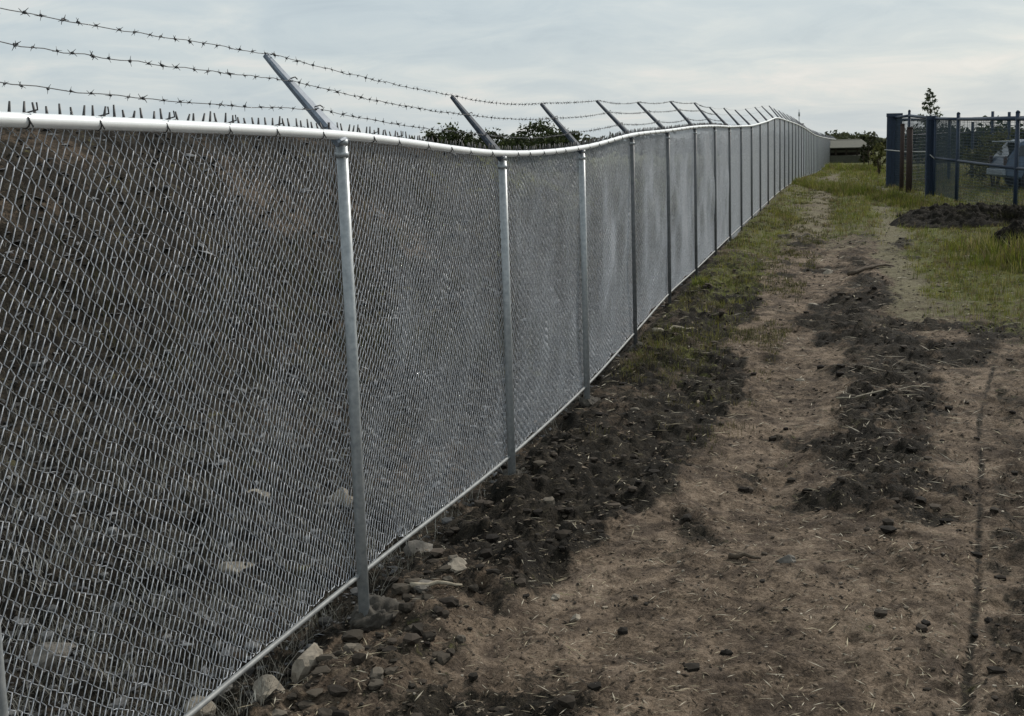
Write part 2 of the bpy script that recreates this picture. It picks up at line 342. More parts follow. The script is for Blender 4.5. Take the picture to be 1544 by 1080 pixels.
# chain link panels
PCH = .0275
def panel_arrays(L, H, nseg, jit, skew=.38):
    """returns local u, v (0..1), n arrays of the zigzag wires; the weave has slipped, so rows climb along the fence"""
    nu = int(round(L / PCH)); p = L / nu; hs = H / nseg; skew = round(skew * L / (2 * hs)) * 2 * hs / L; j = np.arange(nu)
    st = -np.floor(skew * j * p / (2 * hs)).astype(int) * 2 - 2
    i = np.arange(nseg + 5)[None, :] + st[:, None]; odd = (i + j[:, None]) % 2
    U = (j[:, None] + odd) * p; Vv = i * hs + skew * U
    lo, hi = Vv < 0, Vv > H
    Vv = np.clip(Vv, 0, H) / H
    return U, Vv, np.where(odd == 0, .0022, -.0022)
def wires(P, r, k=3):
    """P (nw, np, 3) polylines -> tubes"""
    T = np.gradient(P, axis=1); T /= np.maximum(np.linalg.norm(T, axis=2, keepdims=True), 1e-6)
    A = np.zeros_like(P); A[..., 0] = Dy; A[..., 1] = -Dx
    A -= T * (A * T).sum(2, keepdims=True); A /= np.maximum(np.linalg.norm(A, axis=2, keepdims=True), 1e-6)
    B = np.cross(T, A); q = np.arange(k) * 2 * np.pi / k
    V = P[:, :, None, :] + r * (A[:, :, None, :] * np.cos(q)[None, None, :, None] + B[:, :, None, :] * np.sin(q)[None, None, :, None])
    nw, npn = P.shape[:2]
    w_, p_, k_ = np.meshgrid(np.arange(nw), np.arange(npn - 1), np.arange(k), indexing='ij')
    b = (w_ * npn + p_) * k; Fc = np.stack([b + k_, b + (k_ + 1) % k, b + k + (k_ + 1) % k, b + k + k_], -1).reshape(-1, 4)
    return V.reshape(-1, 3), Fc
def near_panel(a, b, wr):
    L = b - a; U, Vv, Nn = panel_arrays(L, 2.1, 74, 0)
    t = a + U; zb, zt = botz(t), railz(t) + .004
    zt = zt
    bul = (fbm(t * 1.1 + 7, Vv * 2.2, 2, 71) - .5) * .10 * np.sin(np.clip(Vv, 0, 1) * np.pi)
    t = t + (fbm(t * 2.0, Vv * 5, 3, 73) - .5) * .06 + (rng.random(t.shape) - .5) * .006
    z0 = Vv
    z = zb + (zt - zb) * Vv + (fbm(t * 2.5 + 40, Vv * 6, 3, 75) - .5) * .07 + (fbm(t * 9, z0 * 14, 2, 76) - .5) * .022 + (rng.random(t.shape) - .5) * .007
    wv = -.028 + bul + Nn
    P = np.stack([Dx * t + Dy * (wv - LAT) - FO.x, Dy * t - Dx * (wv - LAT) - FO.y, z - FO.z], -1)
    V, Fc = wires(P, wr)
    o = npmesh('wire_mesh', V, Fc, MT['wire'], fence)
    # twisted tips above the rail
    mb = MB(); n = int(L / (PCH * 2))
    for i in range(n):
        tt = a + (i + .5) * PCH * 2 + random.uniform(-.008, .008); zr = float(railz(tt)); h = random.uniform(.026, .044)
        dx = random.uniform(-.012, .012); dw = random.uniform(-.01, .012)
        mb.tube([fp(tt, -.028, zr - .012), fp(tt + dx * .5, -.028 + dw * .3, zr + .025), fp(tt + dx, -.028 + dw, zr + .02 + h)], [.004, .0048, .003], 4)
        if random.random() < .12:
            mb.tube([fp(tt, -.028, zr + .02), fp(tt + .03, -.02, zr + .024), fp(tt + .055, -.028, zr + .02)], .002, 4)
    c = mb.build('wire_tip', MT['tie'], o); tag(c, kind='stuff')
far_me = None
for i in range(len(posts) - 1):
    a, b = posts[i], posts[i + 1]
    if a < -2: continue
    if b < 23:
        near_panel(a, b, .0020)
    else:
        if far_me is None:
            U, Vv, Nn = panel_arrays(2.6, 2.1, 74, 0)
            P = np.stack([Dx * U + Dy * Nn, Dy * U - Dx * Nn, Vv * 2.26], -1)
            V, Fc = wires(P, .0020); o = npmesh('wire_mesh', V, Fc, MT['wire'], fence); far_me = o.data
        else: o = link(bpy.data.objects.new('wire_mesh', far_me), fence)
        za, zb_ = float(railz(a)), float(railz(b)); L = b - a
        o.location = fp(a, -.028, za - 2.26)
        ax = Vector((Dy, -Dx, 0)); o.rotation_mode = 'QUATERNION'
        from mathutils import Quaternion
        o.rotation_quaternion = Quaternion(ax, math.atan2(zb_ - za, L)); o.scale = (L / 2.6, L / 2.6, 1)
# posts with arms
ARM = .365
strand_pts = [[], [], []]
lean = {}
for i, t in enumerate(posts):
    zt = float(railz(t)); x, y = xy(t, 0); gb = gz1(x, y); rr = .0275 if t < 11 else .022
    tl = random.uniform(-.012, .012)
    mb = MB(); k = 16 if t < 30 else 8
    mb.tube([fp(t + .05 + tl, .012, gb - .25), fp(t + .03, .004, (gb + zt) / 2), fp(t, 0, zt - .018)], rr, k)
    p = mb.build('post', MT['galv'] if t < 11 else MT['dullpost'], fence)
    if t < 30:                          # brace band and cap saddle
        mb = MB(); mb.tube([fp(t, 0, zt - .10), fp(t, 0, zt - .075)], rr + .004, 16); mb.build('rail_band', MT['galv'], p)
        mb = MB(); mb.tube([fp(t, 0, zt - .045), fp(t, 0, zt - .019)], rr + .003, 16); mb.build('post_cap', MT['galv'], p)
    dt = random.uniform(-.03, .03) * (1 if t > 6 else 0); da = random.uniform(-.02, .02) * (1 if t > 6 else 0)
    # extension arm : pressed steel channel, wide at the foot
    tip = (t + dt, -(ARM + da), zt + ARM + .015 - da); foot = (t, .012, zt - .035)
    nseg = 6; vs = []; fs = []
    for s in range(nseg + 1):
        q = s / nseg; c = Vector((foot[0] + (tip[0] - foot[0]) * q, foot[1] + (tip[1] - foot[1]) * q, foot[2] + (tip[2] - foot[2]) * q))
        wd = (.062 - .036 * q ** .8) * (1 if s < nseg else .7); th = .026 - .013 * q
        for (e, f) in ((-1, 0), (-.75, -1), (.75, -1), (1, 0), (.75, .55), (0, 1), (-.75, .55)):
            vs.append(fp(c.x + e * wd, c.y + f * th * .707, c.z + f * th * .707))
    K = 7
    for s in range(nseg):
        for j in range(K): fs.append((s * K + j, s * K + (j + 1) % K, (s + 1) * K + (j + 1) % K, (s + 1) * K + j))
    fs += [tuple(range(K - 1, -1, -1)), tuple(nseg * K + j for j in range(K))]
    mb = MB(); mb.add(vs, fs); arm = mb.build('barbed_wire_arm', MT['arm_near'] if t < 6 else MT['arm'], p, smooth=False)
    if t < 20:
        for q in (.36, .68, .95):
            mb = MB()
            c = [foot[n] + (tip[n] - foot[n]) * q for n in range(3)]
            mb.tube([fp(c[0] + .055 * (1 - q * .6), c[1] + .018, c[2] + .018), fp(c[0], c[1] + .024, c[2] + .026), fp(c[0] - .055 * (1 - q * .6), c[1] + .018, c[2] + .018)], .003, 5)
            mb.build('wire_clip', MT['tie'], arm)
    for n_, q in enumerate((.98, .67, .35)):
        strand_pts[n_].append((foot[0] + (tip[0] - foot[0]) * q, foot[1] + (tip[1] - foot[1]) * q + .012, foot[2] + (tip[2] - foot[2]) * q + .012))
# barbed wire strands
def barb_mesh():
    mb = MB(); r = .0022
    for k in range(3): mb.tube([(.004 * k - .004, .005 * math.cos(k), .005 * math.sin(k)), (.004 * k - .002, .005 * math.cos(k + 2), .005 * math.sin(k + 2)), (.004 * k, .005 * math.cos(k + 4), .005 * math.sin(k + 4))], .003, 4)
    mb.tube([(-.006, .0, -.004), (-.014, .012, .014)], [.0024, .0008], 4); mb.tube([(.006, .0, .004), (.016, -.010, -.014)], [.0024, .0008], 4)
    mb.tube([(-.002, .004, -.002), (.004, -.016, .016)], [.0024, .0008], 4); mb.tube([(.002, -.004, .0), (.003, .02, -.008)], [.0024, .0008], 4)
    o = mb.build('barb', MT['barb']); return o
proto_barb = barb_mesh(); bm_data = proto_barb.data; bpy.data.objects.remove(proto_barb)
bv = np.array([v.co[:] for v in bm_data.vertices]); bfaces = [tuple(p.vertices) for p in bm_data.polygons]
for n_ in range(3):
    pts = strand_pts[n_]
    mb = MB(); path = []; barbs = []
    for i in range(len(pts) - 1):
        a, b = pts[i], pts[i + 1]; m = 24 if a[0] < 12 else 6; sag = random.uniform(.008, .03)
        for s in range(m):
            q = s / m; c = [a[k] + (b[k] - a[k]) * q for k in range(3)]
            wob = random.uniform(-.004, .004) if s else 0
            path.append(fp(c[0], c[1] + wob, c[2] - sag * 4 * q * (1 - q) + wob))
        if a[0] < 22:
            nb = int((b[0] - a[0]) / .105)
            for s in range(nb):
                q = (s + .5 + random.uniform(-.22, .22)) / nb; c = [a[k] + (b[k] - a[k]) * q for k in range(3)]
                barbs.append((a[0], fp(c[0], c[1], c[2] - sag * 4 * q * (1 - q))))
    path.append(fp(*pts[-1]))
    mb.tube(path, .0017, 5); st = mb.build('barbed_wire', MT['barb'], fence)
    rest = MB()
    for t0, p in barbs:
        rot = Matrix.Rotation(math.atan2(Dy, Dx), 4, 'Z') @ Matrix.Rotation(random.uniform(0, 6.28), 4, 'X'); sc = random.uniform(.6, 1.05)
        if t0 < 9:
            o = link(bpy.data.objects.new('barb', bm_data), st); o.matrix_local = Matrix.Translation(p) @ rot @ Matrix.Scale(sc, 4)
        else:
            Mx = np.array(rot.to_3x3()) * sc; rest.add([tuple(v) for v in (bv @ Mx.T + np.array(p))], bfaces)
    rb = rest.build('barb', MT['barb'], st); tag(rb, kind='stuff')
# tie wires round the rail and round the posts
tie_pos = []
for i, t in enumerate(posts[:-1]):
    if t > 24 or t < 0: continue
    L = posts[i + 1] - t
    for q in np.arange(.12, .95, .155): tie_pos.append(t + L * (q + random.uniform(-.02, .02)))
ang = np.linspace(math.radians(-200), math.radians(70), 9); 
mb = MB(); mb.tube([(.004 * (k - 4), math.cos(a) * .0225 * 1.02, math.sin(a) * .0225 * 1.02) for k, a in enumerate(ang)], .0024, 5)
mb.tube([(-.018, -.02, .009), (-.012, -.032, -.02)], .0024, 5); mb.tube([(.014, .008, .021), (.02, -.028, .03), (.008, -.034, .05)], .0026, 5)
tie0 = mb.build('tie_wire', MT['tie'], fence); tdata = tie0.data
first = True
for t in tie_pos:
    o = tie0 if first else link(bpy.data.objects.new('tie_wire', tdata), fence); first = False
    o.location = fp(t, 0, float(railz(t))); o.rotation_euler = (0, 0, math.atan2(Dy, Dx) + random.uniform(-.15, .15))
# lumps of concrete and soil at the feet of the nearest posts
def rock_arrays(sx, sy, sz, seed, sub=3, rough=.35, flat=.0):
    import bmesh
    bm = bmesh.new(); bmesh.ops.create_icosphere(bm, subdivisions=sub, radius=1)
    V = np.array([v.co[:] for v in bm.verts]); Fc = np.array([[v.index for v in f.verts] for f in bm.faces]); bm.free()
    nn = fbm(V[:, 0] * 1.6 + seed * 3.1 + 9, V[:, 1] * 1.6 + V[:, 2] * 1.3 + seed, 2, seed) - .5
    n2 = fbm(V[:, 0] * 5 + seed * 3.1 + 9, V[:, 1] * 5 + V[:, 2] * 4.3 + seed, 3, seed + 3) - .5
    V = V * (1 + rough * 1.6 * nn + rough * .7 * n2)[:, None]
    r = np.random.default_rng(seed)
    for k in range(7):                       # facets
        d = r.normal(size=3); d /= np.linalg.norm(d); h = r.uniform(.55, .8); q = V @ d - h; V = V - np.where(q > 0, q, 0)[:, None] * d * .85
    return V * np.array([sx, sy, sz]), Fc
for i, (t, sc) in enumerate([(2.72, .2), (5.2, .2), (7.8, .17), (10.25, .13), (12.7, .13), (15.2, .12)]):
    V, Fc = rock_arrays(sc, sc * .9, sc * .62, 50 + i, 5, .5); V = V * (1 + .5 * (fbm(V[:, 0] / sc * 7 + 20, (V[:, 1] + V[:, 2]) / sc * 7 + 20, 4, 5 + i) - .5))[:, None]; gx, gy = xy(t + .03, .03); 
    o = npmesh('post_footing', V, Fc, MT['footing'], fence, smooth=True); o.location = (gx - FO.x, gy - FO.y, gz1(gx, gy) - sc * .1); o.rotation_euler.z = i

# ------------------------------------------------------------------ stones one can point at
stones = [  # px, py, size (m), aspect, material, label
 (468, 1015, .11, .9, 'stone', 'ochre broken stone on end at the fence foot, nearest lower left'),
 (408, 1047, .10, .55, 'stone', 'rounded tan stone lying left of the upright ochre stone'),
 (300, 1068, .10, .6, 'stone', 'pale stone right under the lowest end of the bottom rail'),
 (345, 1040, .07, .5, 'graystone', 'small grey stone under the bottom rail at lower left'),
 (690, 880, .09, .45, 'stone', 'flat pale stone on the dirt right of the nearest full post'),
 (640, 905, .07, .5, 'graystone', 'low grey stone beside the base of the nearest full post'),
 (632, 832, .12, .7, 'graystone', 'dark grey rock under the bottom rail past the nearest full post'),
 (868, 932, .035, .7, 'stone', 'tiny bright white stone alone on the bare track in the foreground'),
 (838, 900, .045, .35, 'stone', 'thin buff stone chip behind the tiny white stone'),
 (1250, 408, .13, .5, 'stone', 'pale buff stone lying across the middle of the track'),
 (1224, 450, .10, .4, 'stone', 'smaller pale stone in front of the buff one on the track'),
 (1205, 567, .06, .4, 'stone', 'little tan stone on the edge of the dark litter strip'),
 (1188, 850, .06, .5, 'graystone', 'flat weathered stone half sunk in the track, centre right'),
 (997, 462, .12, .6, 'stone', 'pale rubble lump at the foot of the fifth post'),
 (1010, 468, .08, .7, 'graystone', 'grey rubble lump beside the fifth post foot'),
 (1424, 326, .16, .4, 'graystone', 'pale stone poking out of the long dark earth pile'),
 (515, 757, .15, .85, 'stone', 'whitish rock seen through the mesh left of the near post'),
 (385, 750, .14, .4, 'stone', 'flat pale rock behind the mesh, left of the whitish one'),
 (80, 990, .15, .6, 'graystone', 'grey block behind the mesh in the bottom left corner'),
 (350, 858, .12, .35, 'stone', 'flat pale slab behind the mesh at lower centre left'),
]
for i, (px, py, s, asp, m, lab) in enumerate(stones):
    p = hit(px, py); V, Fc = rock_arrays(s, s * .7, s * asp, 90 + i, 3, .5)
    o = npmesh('stone', V, Fc, MT[m], smooth=False); o.location = (p.x, p.y, gz1(p.x, p.y) + s * asp * .05); o.rotation_euler = (random.uniform(-.2, .2), random.uniform(-.2, .2), random.uniform(0, 6))
    tag(o, lab, 'stone', 'loose stones')
def stick(px0, py0, px1, py1, r, lab, m='bark'):
    a, b = hit(px0, py0), hit(px1, py1); mb = MB(); pts = []
    for k in range(7):
        q = k / 6; p = a.lerp(b, q); pts.append((p.x + random.uniform(-.012, .012) - a.x, p.y + random.uniform(-.012, .012) - a.y, gz1(p.x, p.y) + r * .8 + random.uniform(0, .012)))
    z0 = pts[0][2]; pts = [(x, y, z - z0) for x, y, z in pts]
    mb.tube(pts, [r * (1 - .6 * k / 6) for k in range(7)], 7); o = mb.build('stick', MT[m]); o.location = (a.x, a.y, z0); tag(o, lab, 'stick', 'sticks on the ground')
MT['palewood'] = simple('bleached_wood', (.2, .17, .12), (.38, .33, .25), 30, .9, 0, .5, .004)
stick(618, 912, 698, 902, .016, 'bleached stick lying beside the nearest full post', 'palewood')
stick(985, 510, 1045, 503, .03, 'pale stick lying by the fourth post at the fence foot', 'palewood')
stick(1098, 840, 1148, 846, .018, 'dark stick half buried in the right of the bare track')
stick(1262, 610, 1400, 596, .010, 'long thin pale stick lying across the dark litter strip', 'palewood')
stick(1280, 418, 1345, 406, .035, 'dark branch on the track beyond the pale stones')

# ------------------------------------------------------------------ litter, clods, pebbles, grass (uncountable)
def scatter_in_view(n, y0, y1, power=1.0, xl=-.5, xr=.5):
    q = rng.random(n); y = y0 * (y1 / y0) ** (q ** power); x = y * (xl + (xr - xl) * rng.random(n)); return x, y
def flakes(name, n, y0, y1, s0, s1, cols, lift=.004, wfilt=None, stretch=2.5, label=None, cat=None, tilt=.35):
    x, y = scatter_in_view(n, y0, y1); dk, gr, tn = masks(x, y); t, wv = tw(x, y)
    keep = wfilt(dk, gr, t, wv) if wfilt else np.ones(n, bool); x, y = x[keep], y[keep]; n = len(x)
    z = gz(x, y) + lift; s = s0 + (s1 - s0) * rng.random(n) ** 2; s = s * np.clip(y / 6, 1, 3); a = rng.random(n) * 6.283
    ex = np.stack([np.cos(a), np.sin(a), (rng.random(n) - .5) * tilt * 2], 1) * (s * stretch / 2 * (.5 + rng.random(n)))[:, None]
    ey = np.stack([-np.sin(a), np.cos(a), (rng.random(n) - .5) * tilt * 2], 1) * (s / 2)[:, None]
    c = np.stack([x, y, z], 1); up_ = np.array([0, 0, 1.])[None] * (s * .25)[:, None]
    V = np.stack([c - ex, c - ey * .9 + up_ * rng.random((n, 1)), c + ex, c + ey + up_ * rng.random((n, 1)), c + up_], 1)
    i = np.arange(n)[:, None] * 5
    Fc = np.concatenate([i + np.array([0, 1, 4]), i + np.array([1, 2, 4]), i + np.array([2, 3, 4]), i + np.array([3, 0, 4])], 0)
    C = np.array(cols)[rng.integers(0, len(cols), n)] * (.6 + .8 * rng.random((n, 1)))
    o = npmesh(name, V.reshape(-1, 3), Fc, MT['litter'], smooth=False, tint=np.repeat(C, 5, 0)); tag(o, label, cat, kind='stuff'); return o
brown = [(.07, .053, .036), (.12, .092, .065), (.045, .034, .023), (.17, .135, .10), (.02, .016, .012), (.03, .023, .016)]
flakes('leaf_litter', 60000, 4.0, 34, .005, .020, brown, .004, lambda d, g, t, w: (w > -.3) & (rng.random(len(d)) < .5 + .2 * d), 1.9, 'dry brown leaf and straw litter strewn over the track', 'leaf litter')
flakes('straw_litter', 9000, 4.0, 30, .0025, .007, [(.30, .26, .18), (.22, .19, .13), (.4, .36, .28)], .012, lambda d, g, t, w: (w > -.1), 12, 'pale dry straws scattered across the dirt', 'straw', .12)
flakes('rough_litter', 22000, 4.2, 40, .008, .035, [(.065, .065, .065), (.10, .10, .102), (.035, .034, .033), (.16, .16, .16)], .008, lambda d, g, t, w: w < -.1, 2.2, 'grey debris on the ground behind the mesh', 'debris')
flakes('root_fragments', 4500, 8, 17, .0035, .008, [(.18, .155, .12), (.27, .24, .19), (.10, .085, .065)], .015, lambda d, g, t, w: (w > 2.1) & (w < 3.3) & (rng.random(len(d)) < .55 * (t < 12.5) + .15), 16, 'pale torn roots and straw in the dark middle strip', 'roots', .25)
# clods / pebbles
FEET = np.array([xy(t_, .1) for t_ in (2.7, 5.22, 7.82, 10.3, 12.8, 15.3)])
def near_foot(x, y): return np.min(np.hypot(x[:, None] - FEET[:, 0], y[:, None] - FEET[:, 1]), 1)
def lumps(name, n, y0, y1, s0, s1, cols, filt, label, cat, sub=1):
    x, y = scatter_in_view(n, y0, y1); dk, gr, tn = masks(x, y); t, wv = tw(x, y); k = filt(dk, gr, t, wv); x, y = x[k], y[k]; n = len(x)
    V0, F0 = rock_arrays(1, 1, 1, 77, sub, .5); s = s0 + (s1 - s0) * rng.random(n) ** 3; a = rng.random(n) * 6.283
    sc = np.stack([s * (.7 + .7 * rng.random(n)), s * (.6 + .5 * rng.random(n)), s * (.4 + .4 * rng.random(n))], 1)
    P = V0[None] * sc[:, None, :] * (1 + .35 * (rng.random((n, len(V0), 1)) - .5))
    ca, sa = np.cos(a)[:, None], np.sin(a)[:, None]
    Q = np.stack([P[..., 0] * ca - P[..., 1] * sa, P[..., 0] * sa + P[..., 1] * ca, P[..., 2]], -1) + np.stack([x, y, gz(x, y) + s * .15], 1)[:, None, :]
    Fc = (F0[None] + (np.arange(n) * len(V0))[:, None, None]).reshape(-1, 3)
    C = np.array(cols)[rng.integers(0, len(cols), n)] * (.6 + .8 * rng.random((n, 1)))
    o = npmesh(name, Q.reshape(-1, 3), Fc, MT['litter'], smooth=False, tint=np.repeat(C, len(V0), 0)); tag(o, label, cat, kind='stuff')
lumps('soil_clods', 9000, 4.1, 34, .010, .06, [(.016, .013, .010), (.03, .024, .018), (.055, .044, .034)], lambda d, g, t, w: (w > -.2) & (rng.random(len(d)) < .03 + .9 * d ** 2), 'dark crumbled clods of soil along the fence and the middle strip', 'soil clods')
lumps('pebbles', 1700, 4.0, 28, .004, .018, [(.22, .185, .14), (.15, .125, .10), (.34, .30, .24)], lambda d, g, t, w: (w > -.2), 'small pale pebbles pressed into the dirt', 'pebbles')
lumps('foot_rubble', 16000, 4.3, 16, .008, .06, [(.035, .029, .022), (.06, .05, .038), (.022, .018, .014), (.11, .095, .075)], lambda d, g, t, w: (w > .02) & (w < .55) & (rng.random(len(d)) < .10 + .24 * (t < 6.2) + .3 * (near_foot(xy(t, w)[0], xy(t, w)[1]) < .4)), 'broken soil and stone rubble along the foot of the fence', 'rubble', 2)
lumps('rubble', 4200, 4.4, 30, .010, .06, [(.06, .059, .057), (.12, .118, .115), (.035, .034, .032)], lambda d, g, t, w: (w < -.1), 'grey rubble lying on the ground behind the mesh', 'rubble')
ZOFF = 0.0
def blades(name, x, y, h, wd, cols, per, spread, label, cat, lean=.6, mat_='grass', seg2=True):
    n = len(x); zc = gz(x, y) + ZOFF; X = np.repeat(x, per); Y = np.repeat(y, per); Z = np.repeat(zc, per); Hh = np.repeat(h, per) * (.45 + .75 * rng.random(n * per))
    m = n * per; a = rng.random(m) * 6.283; sp = np.repeat(spread if np.ndim(spread) else np.full(n, spread), per) * np.sqrt(rng.random(m))
    bx = X + np.cos(a) * sp; by = Y + np.sin(a) * sp; b = a + rng.normal(size=m) * .8; ln = Hh * lean * rng.random(m)
    dx, dy = np.cos(b), np.sin(b); W_ = np.repeat(wd, per) if np.ndim(wd) else np.full(m, wd); px_, py_ = -dy * W_ / 2, dx * W_ / 2
    base = np.stack([bx, by, Z - .01], 1); mid = base + np.stack([dx * ln * .35, dy * ln * .35, Hh * .6], 1); tip = base + np.stack([dx * ln, dy * ln, Hh], 1)
    pv = np.stack([px_, py_, np.zeros(m)], 1)
    C = np.array(cols)[rng.integers(0, len(cols), n)]; C = np.repeat(C * (.7 + .6 * rng.random((n, 1))), per, 0) * (.8 + .4 * rng.random((m, 1)))
    V = np.stack([base - pv, base + pv, mid - pv * .8, mid + pv * .8, tip], 1); i = np.arange(m)[:, None] * 5
    Fc = np.concatenate([i + np.array([0, 1, 3]), i + np.array([0, 3, 2]), i + np.array([2, 3, 4])], 0)
    o = npmesh(name, V.reshape(-1, 3), Fc, MT[mat_], smooth=False, tint=np.repeat(C, 5, 0)); tag(o, label, cat, kind='stuff')
GR = [(.17, .175, .032), (.20, .19, .045), (.12, .145, .024), (.26, .225, .10), (.09, .10, .025), (.15, .11, .06)]
OL = [(.09, .085, .035), (.06, .06, .025), (.13, .11, .055), (.04, .045, .018)]
x, y = scatter_in_view(60000, 12, 90, 1, -.1, .5); dk, gr, tn = masks(x, y); t, wv = tw(x, y); k = (gr > rng.random(len(x)) * .9 + .1) & (wv > .15); x, y = x[k], y[k]
blades('grass', x, y, .05 + .10 * rng.random(len(x)) ** 2 * np.clip(y / 25, 1, 2), .004 * np.clip(y / 12, 1, 4), GR, 7, .05 * np.clip(y / 15, 1, 4), 'short green and straw coloured grass along the track and to its right', 'grass')
x, y = scatter_in_view(26000, 8.5, 40, 1, -.1, .35); t, wv = tw(x, y); k = (wv > .05) & (wv < 1.25 + .02 * t) & (rng.random(len(x)) < sstep(.42, .6, fbm(x * 1.2, y * 1.2, 3, 91)) * sstep(8.5, 12.5, t)); x, y = x[k], y[k]
blades('fence_foot_weeds', x, y, .025 + .06 * rng.random(len(x)), .005 * np.clip(y / 12, 1, 3), OL + [(.12, .12, .035), (.14, .125, .05)], 9, .08, 'olive weeds growing in the dark soil at the fence foot', 'weeds', .9)
x, y = scatter_in_view(5200, 4.2, 14, 1, -.5, .1); t, wv = tw(x, y); k = wv < -.08; x, y = x[k], y[k]
blades('dry_stems', x, y, .04 + .16 * rng.random(len(x)) ** 2, .0035, [(.22, .21, .18), (.12, .115, .09), (.34, .33, .29), (.07, .065, .05)], 5, .09, 'pale dry stems and creepers on the ground behind the mesh', 'dry stems', 1.6)
# taller weeds at places read off the photo
def weeds(cx_, cy_, rx, ry, n, h, cols, label, wd=.012):
    c = hit(cx_, cy_); a = rng.random(n) * 6.283; r = np.sqrt(rng.random(n)); x = c.x + np.cos(a) * r * rx; y = c.y + np.sin(a) * r * ry
    kk = (tw(x, y)[1] > .12) & (rng.random(n) < .15 + sstep(.38, .58, fbm(x * 1.7, y * .9, 3, 66))); x, y = x[kk], y[kk]; r = r[kk]
    blades('weeds', x, y, h * (.35 + .65 * rng.random(len(x))) * (1.1 - .6 * r ** 2), wd, cols, 10, .09, label, 'weeds', .7)
YG = [(.15, .18, .022), (.12, .15, .022), (.19, .19, .04), (.08, .10, .02)]
weeds(1542, 392, 1.05, 2.3, 800, .40, YG + GR, 'bright yellow green weeds in front of the dark earth pile')
weeds(1280, 290, .62, 8.5, 2600, .34, YG + GR, 'tall olive grass growing in the middle of the far track')
weeds(1293, 256, 2.0, 18, 3000, .5, YG + GR, 'tall grass where the far track closes over', .02)
weeds(1150, 318, .25, 4.5, 350, .16, GR, 'low green weeds at the foot of the far fence')
weeds(1375, 312, .5, 1.4, 250, .3, GR, 'green tuft at the left end of the dark earth pile')
weeds(1040, 425, .16, 1.6, 160, .12, YG, 'yellowish moss and grass at the fence foot beyond the fifth post', .01)
# rough growth behind the fence
x, y = scatter_in_view(16000, 12, 150, 1, -.55, .35); t, wv = tw(x, y); k = (wv < -.6) & ((bank(x, y) < .8) | (rng.random(len(x)) < .25)) & (bank(x, y) < 1.6) & (rng.random(len(x)) < .25 + .75 * sstep(.4, .6, fbm(x * .3, y * .3, 3, 55))); x, y = x[k], y[k]
blades('rough_grass', x, y, .15 + .35 * rng.random(len(x)) * np.clip(y / 30, .5, 2), .008 * np.clip(y / 12, 1, 5), [(.05, .05, .022), (.075, .065, .035), (.035, .036, .018), (.10, .085, .05)], 7, .12 * np.clip(y / 15, 1, 4), 'brownish rough grass on the ground and bank behind the fence', 'grass')

# ------------------------------------------------------------------ earth piles
def pile(px, py, rx, ry, h, rot, seed, label):
    c = hit(px, py); n = 90; g = np.linspace(-1, 1, n); gx, gy = np.meshgrid(g, g); rr = np.hypot(gx, gy)
    ca, sa = math.cos(rot), math.sin(rot); X = c.x + gx * rx * ca - gy * ry * sa; Y = c.y + gx * rx * sa + gy * ry * ca
    f = np.clip(1 - rr ** 2, 0, 1) ** .7; Hn = f * h * (.45 + 1.1 * fbm(gx * 2.2 * rx + seed, gy * 2.2 * ry, 4, seed)) + f * (fbm(X * 9, Y * 9, 3, seed + 5) - .5) * .26 + f * (fbm(X * 24, Y * 24, 2, seed + 6) - .5) * .12
    Z = gz(X.ravel(), Y.ravel(), False).reshape(n, n) - .06 + Hn
    V = np.stack([X.ravel() - c.x, Y.ravel() - c.y, Z.ravel() - c.z], 1); i = (np.arange(n - 1)[:, None] * n + np.arange(n - 1)[None]).ravel()
    o = npmesh('earth_pile', V, np.stack([i, i + 1, i + n + 1, i + n], 1), MT['ground'], mask=np.tile(np.array([[1., .08, 0]]), (n * n, 1))); o.location = c
    tag(o, label, 'earth pile', 'dark earth piles')
pile(1462, 336, 1.85, 1.3, .38, .25, 5, 'long dark earth pile in front of the blue fence corner')
pile(1550, 378, .75, .8, .42, 0, 8, 'black earth lump at the right edge behind the bright weeds')
pile(1530, 338, 1.1, 1.0, .33, 0, 12, 'dark earth pile under the blue fence at the right edge')

DK = [(.02, .02, .012), (.035, .032, .018), (.012, .012, .008), (.05, .05, .02)]
ZOFF = .16
weeds(1462, 334, 1.6, .8, 1100, .24, DK, 'dark matted roots and weeds on the long earth pile', .014)
weeds(1532, 337, .9, .7, 400, .24, DK, 'dark matted weeds on the pile at the right edge', .014)
ZOFF = 0.0
# ------------------------------------------------------------------ blue enclosure
enc = empty('blue_enclosure', (12.4, 35, gz1(12.4, 35))); tag(enc, 'dark blue mesh enclosure with posts and a mid rail at the right of the track', 'enclosure')
EO = Vector(enc.location)
def ep(x, y, z): return Vector((x - EO.x, y - EO.y, z - EO.z))
front = [(1346, 176, 278, 40.7), (1369, 168, 283, 38.6), (1408, 177, 300, 35.0), (1442, 172, 304, 32.5), (1530, 170, 331, 27.0), (1700, 168, 380, 22.0)]
fpts = []
for px, ty, by, d in front:
    b = at(px, by, d); tp = at(px, ty, d); g = gz1(b.x, b.y, False); fpts.append((b.x, b.y, g, tp.z))
for i, (x, y, g, zt) in enumerate(fpts):
    r = .05 if i in (3, 4) else .045
    mb = MB(); mb.tube([ep(x, y, g - .2), ep(x, y, zt)], r, 10); mb.tube([ep(x, y, zt), ep(x, y, zt + .05)], [r * 1.15, r * .5], 10); mb.build('post', MT['blue'], enc)
def topz(i): return fpts[i][3] - (.14 if i not in (0, 2) else .04)
